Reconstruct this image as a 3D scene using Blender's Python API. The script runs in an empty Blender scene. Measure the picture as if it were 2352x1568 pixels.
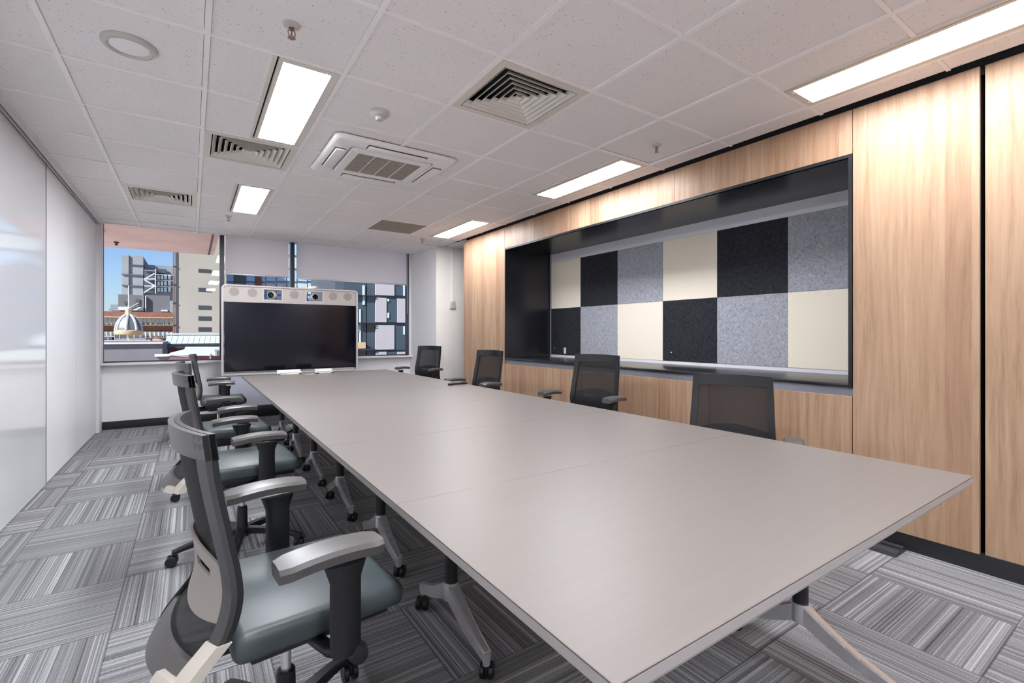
import bpy, bmesh, math, random
from mathutils import Vector, Matrix
random.seed(7)
S = bpy.context.scene
COL = S.collection
PI = math.pi

# ------------------------------------------------------------------ camera, world, light, exposure
EYE = 1.2
FPX, THETA, V0, U0 = 1095.0, 0.5989, 767.2, 1187.0
cam_d = bpy.data.cameras.new('camera')
cam_d.sensor_width = 36
cam_d.lens = FPX / 2352 * 36
cam_d.shift_x = -(U0 - 1176) / 2352
cam_d.shift_y = (V0 - 784) / 2352
cam_d.clip_start = 0.05
cam_d.clip_end = 600
cam = bpy.data.objects.new('camera', cam_d)
cam.location = (0, 0, EYE)
cam.rotation_euler = (PI / 2, 0, -THETA)
COL.objects.link(cam)
S.camera = cam

S.view_settings.view_transform = 'Standard'
S.view_settings.look = 'None'
S.view_settings.gamma = 1
S.view_settings.use_curve_mapping = False
S.view_settings.exposure = 0.50

w = bpy.data.worlds.new('sky')
S.world = w
w.use_nodes = True
nt = w.node_tree
nt.nodes.clear()
sky = nt.nodes.new('ShaderNodeTexSky')
sky.sky_type = 'NISHITA'
sky.sun_disc = False
sky.sun_elevation = math.radians(42)
sky.sun_rotation = math.radians(200)
sky.air_density = 1.0
sky.dust_density = 0.6
sky.ozone_density = 1.2
bg = nt.nodes.new('ShaderNodeBackground')
bg.inputs['Strength'].default_value = 0.085
wo = nt.nodes.new('ShaderNodeOutputWorld')
tint = nt.nodes.new('ShaderNodeMix'); tint.data_type = 'RGBA'; tint.blend_type = 'MULTIPLY'
tint.inputs[0].default_value = 1.0; tint.inputs[7].default_value = (.80, .90, 1.15, 1)
nt.links.new(sky.outputs[0], tint.inputs[6])
nt.links.new(tint.outputs[2], bg.inputs['Color'])
nt.links.new(bg.outputs[0], wo.inputs['Surface'])

sun_d = bpy.data.lights.new('sun', 'SUN')
sun_d.energy = 7.5
sun_d.angle = math.radians(1.5)
sun_d.color = (1.0, 0.96, 0.9)
sun = bpy.data.objects.new('sun', sun_d)
sun.rotation_euler = Vector((.70, .40, -.59)).to_track_quat('-Z', 'Y').to_euler()
COL.objects.link(sun)
S.cycles.diffuse_bounces = 10
S.cycles.max_bounces = 14
LAMP = 49.0          # strength of the ceiling light diffusers

# ------------------------------------------------------------------ pixel ray -> point on a plane at a real distance
_s, _c = math.sin(THETA), math.cos(THETA)
def _ray(u, v):
    r = (u - U0) / FPX; z = (V0 - v) / FPX
    return (_s + r * _c, _c - r * _s, z)
def onY(u, v, Y):
    d = _ray(u, v); t = Y / d[1]
    return (d[0] * t, Y, d[2] * t + EYE)
def onX(u, v, X):
    d = _ray(u, v); t = X / d[0]
    return (X, d[1] * t, d[2] * t + EYE)

# ------------------------------------------------------------------ materials
def s2l(c):
    return tuple(((x / 255) / 12.92 if x / 255 <= .04045 else ((x / 255 + .055) / 1.055) ** 2.4) for x in c) + (1,)
MATS = {}
def mat(name, rgb, rough=.5, metal=0., spec=.5, coat=0.):
    m = bpy.data.materials.new(name); m.use_nodes = True
    b = m.node_tree.nodes['Principled BSDF']
    b.inputs['Base Color'].default_value = s2l(rgb)
    b.inputs['Roughness'].default_value = rough
    b.inputs['Metallic'].default_value = metal
    b.inputs['Specular IOR Level'].default_value = spec
    b.inputs['Coat Weight'].default_value = coat
    MATS[name] = m
    return m
class NG:
    """little node helper"""
    def __init__(s, m): s.t = m.node_tree; s.b = s.t.nodes['Principled BSDF']
    def n(s, typ, **k):
        x = s.t.nodes.new(typ)
        for a, v in k.items(): setattr(x, a, v)
        return x
    def l(s, a, b): s.t.links.new(a, b)
    def math(s, op, a, b=None, c=None):
        x = s.n('ShaderNodeMath', operation=op)
        for i, q in enumerate((a, b, c)):
            if q is None: continue
            if isinstance(q, (int, float)): x.inputs[i].default_value = q
            else: s.l(q, x.inputs[i])
        return x.outputs[0]
    def xyz(s):
        g = s.n('ShaderNodeNewGeometry'); sp = s.n('ShaderNodeSeparateXYZ'); s.l(g.outputs['Position'], sp.inputs[0]); return sp.outputs
    def comb(s, x, y, z):
        c = s.n('ShaderNodeCombineXYZ')
        for i, q in enumerate((x, y, z)):
            if isinstance(q, (int, float)): c.inputs[i].default_value = q
            else: s.l(q, c.inputs[i])
        return c.outputs[0]
    def noise(s, vec, scale, detail=2, rough=.5, dist=0):
        x = s.n('ShaderNodeTexNoise'); x.inputs['Scale'].default_value = scale; x.inputs['Detail'].default_value = detail
        x.inputs['Roughness'].default_value = rough; x.inputs['Distortion'].default_value = dist
        if vec is not None: s.l(vec, x.inputs['Vector'])
        return x.outputs['Fac']
    def ramp(s, fac, stops, interp='LINEAR'):
        r = s.n('ShaderNodeValToRGB'); r.color_ramp.interpolation = interp
        e = r.color_ramp.elements
        while len(e) < len(stops): e.new(.5)
        for i, (p, c) in enumerate(stops): e[i].position = p; e[i].color = s2l(c)
        s.l(fac, r.inputs[0]); return r.outputs[0]
    def mix(s, fac, a, b, mode='MIX'):
        x = s.n('ShaderNodeMix', data_type='RGBA', blend_type=mode)
        if isinstance(fac, (int, float)): x.inputs[0].default_value = fac
        else: s.l(fac, x.inputs[0])
        for q, i in ((a, 6), (b, 7)):
            if isinstance(q, tuple): x.inputs[i].default_value = s2l(q)
            else: s.l(q, x.inputs[i])
        return x.outputs[2]
    def bump(s, h, strength=.3, dist=.01):
        x = s.n('ShaderNodeBump'); x.inputs['Strength'].default_value = strength; x.inputs['Distance'].default_value = dist
        s.l(h, x.inputs['Height']); s.l(x.outputs[0], s.b.inputs['Normal'])

def soft(name, rgb, rough, var=10, scale=3., spec=.5, metal=0.):
    """plain paint / plastic with a very slight tone variation"""
    m = mat(name, rgb, rough, metal, spec); g = NG(m)
    tc = g.n('ShaderNodeTexCoord')
    n = g.noise(tc.outputs['Object'], scale, 3)
    lo = tuple(max(0, c - var) for c in rgb); hi = tuple(min(255, c + var) for c in rgb)
    g.l(g.ramp(n, [(.35, lo), (.65, hi)]), g.b.inputs['Base Color'])
    return m

soft('wall_white', (238, 236, 236), .6, 2)
soft('wall_back_paint', (178, 178, 184), .6, 2)
soft('wall_beige', (236, 230, 221), .6, 2)
soft('panel_white', (236, 236, 238), .38, 1)
mat('panel_glass', (222, 223, 226), .07, 0, .75)
mat('track_white', (228, 226, 228), .4)
mat('trim_grey', (176, 176, 182), .4)
mat('black_gap', (14, 14, 16), .8)
soft('black_base', (34, 35, 38), .5, 3)
mat('dark_frame', (48, 48, 60), .4)
mat('bar_white', (248, 245, 244), .45)
mat("flange", (222, 216, 206), .45)
mat('blade', (232, 228, 220), .45)
mat('ac_white', (242, 239, 237), .35)
mat('ac_gap', (60, 58, 56), .6)
soft('ac_filter', (150, 142, 132), .8, 8, 30)
mat('chrome', (235, 235, 238), .22, .75)
mat('brass', (170, 150, 140), .25, 1.)
soft('black_plastic', (24, 25, 28), .38, 2)
mat('grey_plastic', (82, 79, 78), .33)
soft('frame_plastic', (58, 57, 58), .36, 3)
soft('lumbar_plastic', (150, 143, 136), .42, 4)
mat('bracket', (196, 190, 178), .45)
soft('seat_vinyl', (62, 70, 72), .42, 3, 8)
mat('table_edge', (168, 163, 161), .35)
mat('screen', (6, 8, 20), .10, 0, .45)
mat('tv_frame', (178, 172, 169), .4)
mat('tv_bar', (166, 158, 154), .5)
soft('tv_speaker', (140, 132, 128), .7, 6, 200)
mat('tv_panel', (160, 163, 176), .45)
mat('white_plastic', (196, 193, 188), .35)
mat('lens_black', (8, 8, 10), .08)
mat('lens_grey', (70, 74, 76), .3, .5)
mat('niche_black', (32, 32, 37), .26, 0, .6)
mat('niche_white', (222, 222, 228), .4)
mat('frame_black', (26, 26, 29), .35)
mat('channel_alu', (168, 170, 182), .35, .6)
mat('cream_plate', (226, 220, 190), .4)
mat('pin', (240, 240, 240), .3)
mat('steel_soft', (190, 190, 192), .4, .6)

# ceiling tile with worm holes
def tile_mat(name, holes):
    m = mat(name, (214, 207, 203), .75); g = NG(m)
    p = g.xyz()
    v = g.comb(p[0], p[1], 0.)
    base = g.ramp(g.noise(v, 1.3, 3), [(.3, (238, 234, 233)), (.7, (242, 238, 237))])
    if holes:
        # short directional fissures: cells stretched along a wandering direction
        d = g.n('ShaderNodeTexNoise'); d.inputs['Scale'].default_value = 9; g.l(v, d.inputs['Vector'])
        a = g.n('ShaderNodeMapping'); a.inputs['Rotation'].default_value = (0, 0, .6); a.inputs['Scale'].default_value = (60, 120, 1)
        mx = g.n('ShaderNodeVectorMath', operation='SCALE'); g.l(d.outputs['Color'], mx.inputs[0]); mx.inputs['Scale'].default_value = .03
        ad = g.n('ShaderNodeVectorMath', operation='ADD'); g.l(v, ad.inputs[0]); g.l(mx.outputs[0], ad.inputs[1])
        g.l(ad.outputs[0], a.inputs['Vector'])
        vo = g.n('ShaderNodeTexVoronoi'); vo.inputs['Scale'].default_value = 1; g.l(a.outputs[0], vo.inputs['Vector'])
        sp = g.n('ShaderNodeSeparateColor'); g.l(vo.outputs['Color'], sp.inputs[0])
        rad = g.math('MULTIPLY', g.math('SUBTRACT', sp.outputs[0], .35), .34)
        hole = g.math('LESS_THAN', vo.outputs['Distance'], rad)
        tone = g.ramp(sp.outputs[1], [(0, (120, 112, 106)), (.75, (176, 168, 162)), (1, (62, 56, 52))])
        base = g.mix(hole, base, tone)
        g.bump(g.math('SUBTRACT', 1., hole), .25, .002)
    g.l(base, g.b.inputs['Base Color'])
    return m
tile_mat('ceiling_tile', True)
tile_mat('ceiling_plain', False)

def carpet():
    m = mat('carpet', (90, 90, 92), .95, 0, .1); g = NG(m)
    p = g.xyz()
    fx = g.math('DIVIDE', g.math('ADD', p[0], 10.0 * .5115 + .78), .5115)
    fy = g.math('DIVIDE', g.math('ADD', p[1], 20.0 * .514 - 3.03), .514)
    ix = g.math('FLOOR', fx); iy = g.math('FLOOR', fy)
    par = g.math('MODULO', g.math('ADD', ix, iy), 2.0)
    par = g.math('GREATER_THAN', par, .5)
    inv = g.math('SUBTRACT', 1.0, par)
    across = g.math('ADD', g.math('MULTIPLY', p[0], inv), g.math('MULTIPLY', p[1], par))
    along = g.math('ADD', g.math('MULTIPLY', p[1], inv), g.math('MULTIPLY', p[0], par))
    tid = g.math('ADD', g.math('MULTIPLY', ix, 3.7), g.math('MULTIPLY', iy, 9.1))
    n1 = g.noise(g.comb(g.math('MULTIPLY', across, 190.), g.math('MULTIPLY', along, .35), tid), 1., 2, .6)
    n2 = g.noise(g.comb(g.math('MULTIPLY', across, 64.), g.math('MULTIPLY', along, .15), g.math('ADD', tid, 40.)), 1., 1, .5)
    n3 = g.noise(g.comb(g.math('MULTIPLY', across, 300.), g.math('MULTIPLY', along, 160.), tid), 1., 2, .6)
    s = g.math('ADD', g.math('MULTIPLY', n1, .62), g.math('ADD', g.math('MULTIPLY', n2, .30), g.math('MULTIPLY', n3, .16)))
    col = g.ramp(s, [(.34, (60, 60, 62)), (.45, (108, 108, 110)), (.56, (135, 135, 137)), (.70, (188, 188, 190))])
    # thin dark joints between the squares
    def edge(f):
        fr = g.math('FRACT', f); return g.math('LESS_THAN', g.math('MINIMUM', fr, g.math('SUBTRACT', 1., fr)), .006)
    e = g.math('MAXIMUM', edge(fx), edge(fy))
    col = g.mix(g.math('MULTIPLY', e, .5), col, (40, 40, 42))
    g.l(col, g.b.inputs['Base Color'])
    g.bump(s, .5, .004)
carpet()

def wood(name, axis=1, tint=0):
    m = mat(name, (205, 170, 135), .42, 0, .35); g = NG(m)
    p = g.xyz()
    a = p[axis]; z = p[2]
    vo = g.n('ShaderNodeTexVoronoi', voronoi_dimensions='1D'); vo.inputs['Scale'].default_value = 8.5
    g.l(g.math('ADD', a, 3.17 + tint), vo.inputs['W'])
    sp = g.n('ShaderNodeSeparateColor'); g.l(vo.outputs['Color'], sp.inputs[0])
    plank = sp.outputs[0]
    wob = g.noise(g.comb(g.math('MULTIPLY', a, 5.), g.math('MULTIPLY', z, 1.1), g.math('MULTIPLY', plank, 20.)), 1., 2)
    across = g.math('ADD', g.math('MULTIPLY', a, 38.), g.math('MULTIPLY', wob, 3.2))
    grain = g.noise(g.comb(across, g.math('MULTIPLY', z, 1.6), g.math('MULTIPLY', plank, 30.)), 1., 4, .62)
    fine = g.noise(g.comb(g.math('MULTIPLY', a, 420.), g.math('MULTIPLY', z, 9.), 0.), 1., 2, .6)
    s = g.math('ADD', g.math('MULTIPLY', grain, .75), g.math('MULTIPLY', fine, .25))
    c1 = g.ramp(s, [(.33, (146, 115, 90)), (.47, (168, 138, 112)), (.6, (177, 149, 124)), (.75, (190, 165, 142))])
    tone = g.ramp(plank, [(0, (226, 206, 190)), (.35, (244, 234, 220)), (.7, (255, 250, 240)), (1, (234, 220, 210))])
    c = g.mix(1.0, c1, tone, 'MULTIPLY')
    bright = g.n('ShaderNodeBrightContrast'); bright.inputs['Bright'].default_value = .035
    g.l(c, bright.inputs[0])
    g.l(bright.outputs[0], g.b.inputs['Base Color'])
    g.bump(s, .06, .002)
    return m
wood('oak'); wood('oak_lower', tint=1.3)

def felt(name, lo, hi, fuzzy=1.):
    m = mat(name, lo, .95, 0, .1); g = NG(m)
    p = g.xyz()
    v = g.comb(0., p[1], p[2])
    d = g.n('ShaderNodeTexNoise'); d.inputs['Scale'].default_value = 14; g.l(v, d.inputs['Vector'])
    sc = g.n('ShaderNodeVectorMath', operation='SCALE'); g.l(d.outputs['Color'], sc.inputs[0]); sc.inputs['Scale'].default_value = .12
    ad = g.n('ShaderNodeVectorMath', operation='ADD'); g.l(v, ad.inputs[0]); g.l(sc.outputs[0], ad.inputs[1])
    n = g.noise(ad.outputs[0], 55, 6, .75)
    g.l(g.ramp(n, [(.3, lo), (.7, hi)]), g.b.inputs['Base Color'])
    g.bump(n, .2 * fuzzy, .003)
felt('felt_dark', (26, 27, 30), (62, 64, 70))
felt('felt_grey', (118, 121, 129), (190, 193, 201))
felt('felt_cream', (236, 226, 208), (240, 232, 215), .3)

def table_top():
    m = mat('table_top', (206, 199, 196), .3, 0, .5); g = NG(m)
    p = g.xyz()
    n = g.noise(g.comb(g.math('MULTIPLY', p[0], 2.), g.math('MULTIPLY', p[1], 60.), 0.), 1., 3)
    g.l(g.ramp(n, [(.3, (118, 111, 107)), (.7, (121, 114, 110))]), g.b.inputs['Base Color'])
    g.b.inputs['Roughness'].default_value = .4
table_top()

def emit(name, rgb, strength):
    m = bpy.data.materials.new(name); m.use_nodes = True
    t = m.node_tree; t.nodes.clear()
    e = t.nodes.new('ShaderNodeEmission'); e.inputs[0].default_value = s2l(rgb); e.inputs[1].default_value = strength
    o = t.nodes.new('ShaderNodeOutputMaterial'); t.links.new(e.outputs[0], o.inputs[0]); MATS[name] = m
emit('diffuser', (246, 249, 255), LAMP)
emit('diffuser_wall_row', (248, 249, 255), LAMP * .62)

def see_through(name, rgb, alpha, kind='DIFFUSE', rough=.5):
    """woven fabric: a share of the rays passes between the threads"""
    m = bpy.data.materials.new(name); m.use_nodes = True
    t = m.node_tree; t.nodes.clear()
    o = t.nodes.new('ShaderNodeOutputMaterial'); mx = t.nodes.new('ShaderNodeMixShader'); mx.inputs[0].default_value = alpha
    tr = t.nodes.new('ShaderNodeBsdfTransparent')
    if kind == 'BLIND':
        a = t.nodes.new('ShaderNodeBsdfDiffuse'); a.inputs[0].default_value = s2l(rgb)
        b = t.nodes.new('ShaderNodeBsdfTranslucent'); b.inputs[0].default_value = s2l(rgb)
        m2 = t.nodes.new('ShaderNodeMixShader'); m2.inputs[0].default_value = .6
        t.links.new(a.outputs[0], m2.inputs[1]); t.links.new(b.outputs[0], m2.inputs[2]); surf = m2.outputs[0]
    else:
        a = t.nodes.new('ShaderNodeBsdfPrincipled'); a.inputs['Base Color'].default_value = s2l(rgb); a.inputs['Roughness'].default_value = rough
        surf = a.outputs[0]
    t.links.new(tr.outputs[0], mx.inputs[1]); t.links.new(surf, mx.inputs[2]); t.links.new(mx.outputs[0], o.inputs[0])
    MATS[name] = m
see_through('mesh_fabric', (26, 26, 28), .70, 'P', .7)
see_through('blind_fabric', (252, 247, 247), .90, 'BLIND')

def glass():
    m = bpy.data.materials.new('window_glass'); m.use_nodes = True
    t = m.node_tree; t.nodes.clear()
    o = t.nodes.new('ShaderNodeOutputMaterial'); mx = t.nodes.new('ShaderNodeMixShader')
    tr = t.nodes.new('ShaderNodeBsdfTransparent'); tr.inputs[0].default_value = (.93, .95, .96, 1)
    gl = t.nodes.new('ShaderNodeBsdfGlossy'); gl.inputs['Roughness'].default_value = .02
    fr = t.nodes.new('ShaderNodeFresnel'); fr.inputs[0].default_value = 1.22
    t.links.new(fr.outputs[0], mx.inputs[0]); t.links.new(tr.outputs[0], mx.inputs[1]); t.links.new(gl.outputs[0], mx.inputs[2])
    t.links.new(mx.outputs[0], o.inputs[0]); MATS['window_glass'] = m
glass()

# outside
soft('soffit_pink', (201, 168, 163), .8, 6, 1.5)
mat('soffit_strip', (86, 62, 58), .7)
soft('concrete_beige', (160, 154, 145), .9, 8, .25)
soft('concrete_grey', (133, 136, 142), .9, 8, .2)
soft('render_grey', (105, 106, 110), .9, 3, .3)
mat('slot_glass', (62, 65, 70), .3)
mat('pale_glass', (188, 202, 208), .35)
mat('blue_glass', (157, 198, 235), .2)
mat('teal_glass', (59, 73, 86), .12)
mat('dark_panel', (79, 83, 94), .5)
mat('pipe_brown', (122, 102, 95), .7)
soft('roof_white', (188, 194, 194), .7, 6, .4)
soft('roof_grey', (113, 112, 118), .8, 6, .3)
soft('red_wall', (123, 74, 77), .8, 8, .5)
soft('pink_roof', (188, 148, 142), .8, 6, .5)
mat('cream_stone', (188, 164, 133), .8)
mat('white_rail', (199, 199, 204), .6)
mat('zinc', (105, 113, 126), .4, .35)
mat('zinc_rib', (186, 188, 194), .5)
mat('street', (225, 222, 216), .9)
mat('panel_outer', (170, 164, 170), .5)
def brick():
    m = mat('brick', (150, 96, 82), .9); g = NG(m)
    tc = g.n('ShaderNodeTexCoord'); mp = g.n('ShaderNodeMapping'); mp.inputs['Rotation'].default_value = (PI / 2, 0, 0)
    g.l(tc.outputs['Object'], mp.inputs[0])
    b = g.n('ShaderNodeTexBrick'); b.inputs['Scale'].default_value = 2.5
    b.inputs['Color1'].default_value = s2l((136, 88, 75)); b.inputs['Color2'].default_value = s2l((120, 74, 64)); b.inputs['Mortar'].default_value = s2l((145, 114, 102))
    b.inputs['Mortar Size'].default_value = .015
    g.l(mp.outputs[0], b.inputs[0]); g.l(b.outputs[0], g.b.inputs['Base Color'])
brick()

# ------------------------------------------------------------------ mesh helpers
class MB:
    """collects shapes into one mesh"""
    def __init__(s): s.b = bmesh.new(); s.mi = 0
    def _tag(s, faces, smooth=False):
        for f in faces: f.material_index = s.mi; f.smooth = smooth
    def box(s, x0, x1, y0, y1, z0, z1, bev=0., seg=2, M=None):
        r = bmesh.ops.create_cube(s.b, size=1)
        vs = r['verts']
        bmesh.ops.scale(s.b, vec=(x1 - x0, y1 - y0, z1 - z0), verts=vs)
        bmesh.ops.translate(s.b, vec=((x0 + x1) / 2, (y0 + y1) / 2, (z0 + z1) / 2), verts=vs)
        fs = list({f for v in vs for f in v.link_faces})
        if bev > 0:
            es = list({e for v in vs for e in v.link_edges})
            rr = bmesh.ops.bevel(s.b, geom=es, offset=bev, segments=seg, profile=.5, affect='EDGES', clamp_overlap=True)
            vs = list({v for v in rr['verts']} | {v for v in vs if v.is_valid})
            fs = list({f for v in vs for f in v.link_faces})
        s._tag(fs, bev > 0)
        if M is not None: bmesh.ops.transform(s.b, matrix=M, verts=vs)
        return s
    def tube(s, pts, r, n=12, cap=True, smooth=True):
        pts = [Vector(p) for p in pts]; rs = r if isinstance(r, (list, tuple)) else [r] * len(pts)
        rings = []
        up0 = None
        for i, p in enumerate(pts):
            t = (pts[min(i + 1, len(pts) - 1)] - pts[max(i - 1, 0)]).normalized()
            if up0 is None:
                up0 = Vector((0, 0, 1)) if abs(t.z) < .9 else Vector((1, 0, 0))
            a = t.cross(up0).normalized(); b_ = a.cross(t).normalized(); up0 = b_
            rings.append([s.b.verts.new(p + (a * math.cos(q * 2 * PI / n) + b_ * math.sin(q * 2 * PI / n)) * rs[i]) for q in range(n)])
        fs = []
        for i in range(len(rings) - 1):
            for q in range(n):
                fs.append(s.b.faces.new((rings[i][q], rings[i + 1][q], rings[i + 1][(q + 1) % n], rings[i][(q + 1) % n])))
        s._tag(fs, smooth)
        if cap:
            c = [s.b.faces.new(rings[0]), s.b.faces.new(rings[-1][::-1])]; s._tag(c)
        return s
    def cyl(s, a, b, r, n=20): return s.tube([a, b], r, n)
    def lathe(s, prof, c=(0, 0, 0), n=32, M=None, smooth=True):
        """prof: (radius, z) list"""
        rings = []; allv = []
        for r, z in prof:
            if r < 1e-6: ring = [s.b.verts.new((c[0], c[1], c[2] + z))]
            else: ring = [s.b.verts.new((c[0] + r * math.cos(2 * PI * q / n), c[1] + r * math.sin(2 * PI * q / n), c[2] + z)) for q in range(n)]
            rings.append(ring); allv += ring
        fs = []
        for A, B in zip(rings, rings[1:]):
            for q in range(n):
                q2 = (q + 1) % n
                if len(A) == 1 and len(B) == 1: continue
                if len(A) == 1: fs.append(s.b.faces.new((A[0], B[q], B[q2])))
                elif len(B) == 1: fs.append(s.b.faces.new((A[q], A[q2], B[0])))
                else: fs.append(s.b.faces.new((A[q], A[q2], B[q2], B[q])))
        s._tag(fs, smooth)
        if M is not None: bmesh.ops.transform(s.b, matrix=M, verts=allv)
        return s
    def prism(s, poly, z0, z1, axis='z', smooth=False):
        """polygon extruded along axis; poly given in the two other axes in order"""
        def P(a, b, c):
            return {'z': (a, b, c), 'y': (a, c, b), 'x': (c, a, b)}[axis]
        A = [s.b.verts.new(P(a, b, z0)) for a, b in poly]; B = [s.b.verts.new(P(a, b, z1)) for a, b in poly]
        n = len(poly)
        fs = [s.b.faces.new(A), s.b.faces.new(B[::-1])]
        fs += [s.b.faces.new((A[i], B[i], B[(i + 1) % n], A[(i + 1) % n])) for i in range(n)]
        s._tag(fs, smooth)
        return s
    def quad(s, *p):
        f = s.b.faces.new([s.b.verts.new(q) for q in p]); s._tag([f]); return s
    def slab(s, grid, off, smooth=True):
        """grid[i][j] points and an offset vector function -> closed sheet"""
        nu, nv = len(grid), len(grid[0])
        F = [[s.b.verts.new(p) for p in row] for row in grid]
        B = [[s.b.verts.new(Vector(p) + Vector(off)) for p in row] for row in grid]
        fs = []
        for i in range(nu - 1):
            for j in range(nv - 1):
                fs.append(s.b.faces.new((F[i][j], F[i + 1][j], F[i + 1][j + 1], F[i][j + 1])))
                fs.append(s.b.faces.new((B[i][j], B[i][j + 1], B[i + 1][j + 1], B[i + 1][j])))
        s._tag(fs, smooth)
        e = []
        for i in range(nu - 1):
            e.append(s.b.faces.new((F[i][0], B[i][0], B[i + 1][0], F[i + 1][0])))
            e.append(s.b.faces.new((F[i][-1], F[i + 1][-1], B[i + 1][-1], B[i][-1])))
        for j in range(nv - 1):
            e.append(s.b.faces.new((F[0][j], F[0][j + 1], B[0][j + 1], B[0][j])))
            e.append(s.b.faces.new((F[-1][j], B[-1][j], B[-1][j + 1], F[-1][j + 1])))
        s._tag(e)
        return s
    def build(s, name, mats, parent=None, loc=None, bevel=0):
        bmesh.ops.recalc_face_normals(s.b, faces=s.b.faces)
        me = bpy.data.meshes.new(name); s.b.to_mesh(me); s.b.free()
        if isinstance(mats, str): mats = [mats]
        for m in mats: me.materials.append(MATS[m])
        o = bpy.data.objects.new(name, me); COL.objects.link(o)
        if parent is not None: o.parent = parent
        if loc: o.location = loc
        if any(p.use_smooth for p in me.polygons):
            try: me.set_sharp_from_angle(angle=math.radians(38))
            except Exception: pass
        if bevel:
            md = o.modifiers.new('bevel', 'BEVEL'); md.width = bevel; md.segments = 2; md.limit_method = 'ANGLE'
        return o
def tag(o, label=None, cat=None, group=None, kind=None):
    if label: o['label'] = label
    if cat: o['category'] = cat
    if group: o['group'] = group
    if kind: o['kind'] = kind
    return o
def thing(name, label, cat, loc=(0, 0, 0), rz=0, group=None):
    o = bpy.data.objects.new(name, None); COL.objects.link(o)
    o.location = loc; o.rotation_euler = (0, 0, rz); o.empty_display_size = .1
    return tag(o, label, cat, group)
def dup(root, loc, rz, label):
    r = root.copy(); COL.objects.link(r); r.location = loc; r.rotation_euler = (0, 0, rz); r['label'] = label
    for ch in list(root.children):
        c = ch.copy(); COL.objects.link(c); c.parent = r
        for g in list(ch.children):
            d = g.copy(); COL.objects.link(d); d.parent = c
    return r
def struct(mb, name, mats):
    return tag(mb.build(name, mats), kind='structure')

# ------------------------------------------------------------------ room dimensions
H = 2.562
XL, XR = -.955, 3.28          # movable wall panels, face of the oak joinery
YB, YW = -2.4, 7.85           # back wall, window plane
AX, AY, T = -.5394, 2.577, .6 # ceiling grid

# floor
struct(MB().box(XL - .3, XR + .9, YB - .1, YW + .15, -.1, 0), 'floor', 'carpet')
# ceiling cells --------------------------------------------------------------
xl = [-.90] + [AX + T * i for i in range(0, 7)] + [XR - .035]
yl = [AY + T * j for j in range(-8, 9)]
yl = [y for y in yl if YB < y < 7.62]; yl = [YB] + yl + [7.70]
def cell_of(x, y):
    return (max(i for i in range(len(xl) - 1) if xl[i] <= x + 1e-4), max(j for j in range(len(yl) - 1) if yl[j] <= y + 1e-4))
LIGHTS = [(0, .177), (0, 2.577), (0, 4.977), (1, .177), (1, 2.577), (1, 4.977), (0, -2.223), (1, -2.223)]
cut = {}
for row, y in LIGHTS:
    x = AX + T * (1 if row == 0 else 5)
    for k in (0, 1): cut[cell_of(x + .05, y + .05 + T * k)] = 'light'
for x, y in ((AX + 3 * T, AY - T), (AX + T, AY + 2 * T), (AX, AY + 5 * T)): cut[cell_of(x + .1, y + .1)] = 'vent'
cut[cell_of(AX + 4 * T + .1, AY + 5 * T + .1)] = 'grey'
plain = {cell_of(AX + i * T + .1, AY + j * T + .1) for i, j in ((5, -2), (5, -1), (4, 0), (3, 1), (4, 1))}
c = MB()
for i in range(len(xl) - 1):
    for j in range(len(yl) - 1):
        k = cut.get((i, j))
        if k in ('vent', 'ac', 'grey'): continue
        x0, x1 = xl[i], xl[i + 1]
        if k == 'light': x1 = x0 + .27
        c.mi = 1 if (i, j) in plain else 0
        dz = .004 if (i, j) != cell_of(AX + 5 * T + .1, AY - T + .1) else .014
        c.box(x0 + .0135, x1 - (.0145 if k != 'light' else -.001), yl[j] + .0135, yl[j + 1] - .0105, H + dz, H + dz + .02)
c.mi = 1; c.box(XR + .03, 4.1, 6.16, 6.80, H + .001, H + .02)
struct(c, 'ceiling', ['ceiling_tile', 'ceiling_plain'])
c = MB()
b = .012
def skip_bar(x, y0, vertical):
    ym = y0 + .05
    for i in range(len(xl) - 1):
        pass
    return False
ac_x0, ac_x1, ac_y0, ac_y1 = AX + 2 * T, AX + 4 * T, AY + T, AY + 3 * T
for x in [AX + T * i for i in range(7)]:
    for j in range(len(yl) - 1):
        c.box(x - b, x + b, yl[j], yl[j + 1], H - .003, H + .012)
for y in yl[1:-1]:
    for i in range(len(xl) - 1):
        x0, x1 = xl[i], xl[i + 1]
        for row, ly in LIGHTS:
            lx = AX + T * (1 if row == 0 else 5)
            if abs(x0 - lx) < .01 and ly + .05 < y < ly + 1.15: x1 = x0 + .27
        c.box(x0 + b, x1 - (b if x1 == xl[i + 1] else 0), y - b * .75, y + b * .75, H - .0025, H + .012)
struct(c, 'trim_1', 'bar_white')
# slab above the tiles, dark void, and white margin at the window
struct(MB().box(XL - .3, XR + .9, YB - .1, YW + .15, H + .35, H + .5), 'ceiling_2', 'black_gap')
c = MB()
c.box(-.90, 3.12, 7.655, 7.70, H - .002, H + .016); c.box(-.90, -.886, YB, 7.70, H - .004, H + .02)
c.box(-.90, 3.3, 7.69, 7.70, H, H + .35)
struct(c, 'trim_2', 'track_white')

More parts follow.
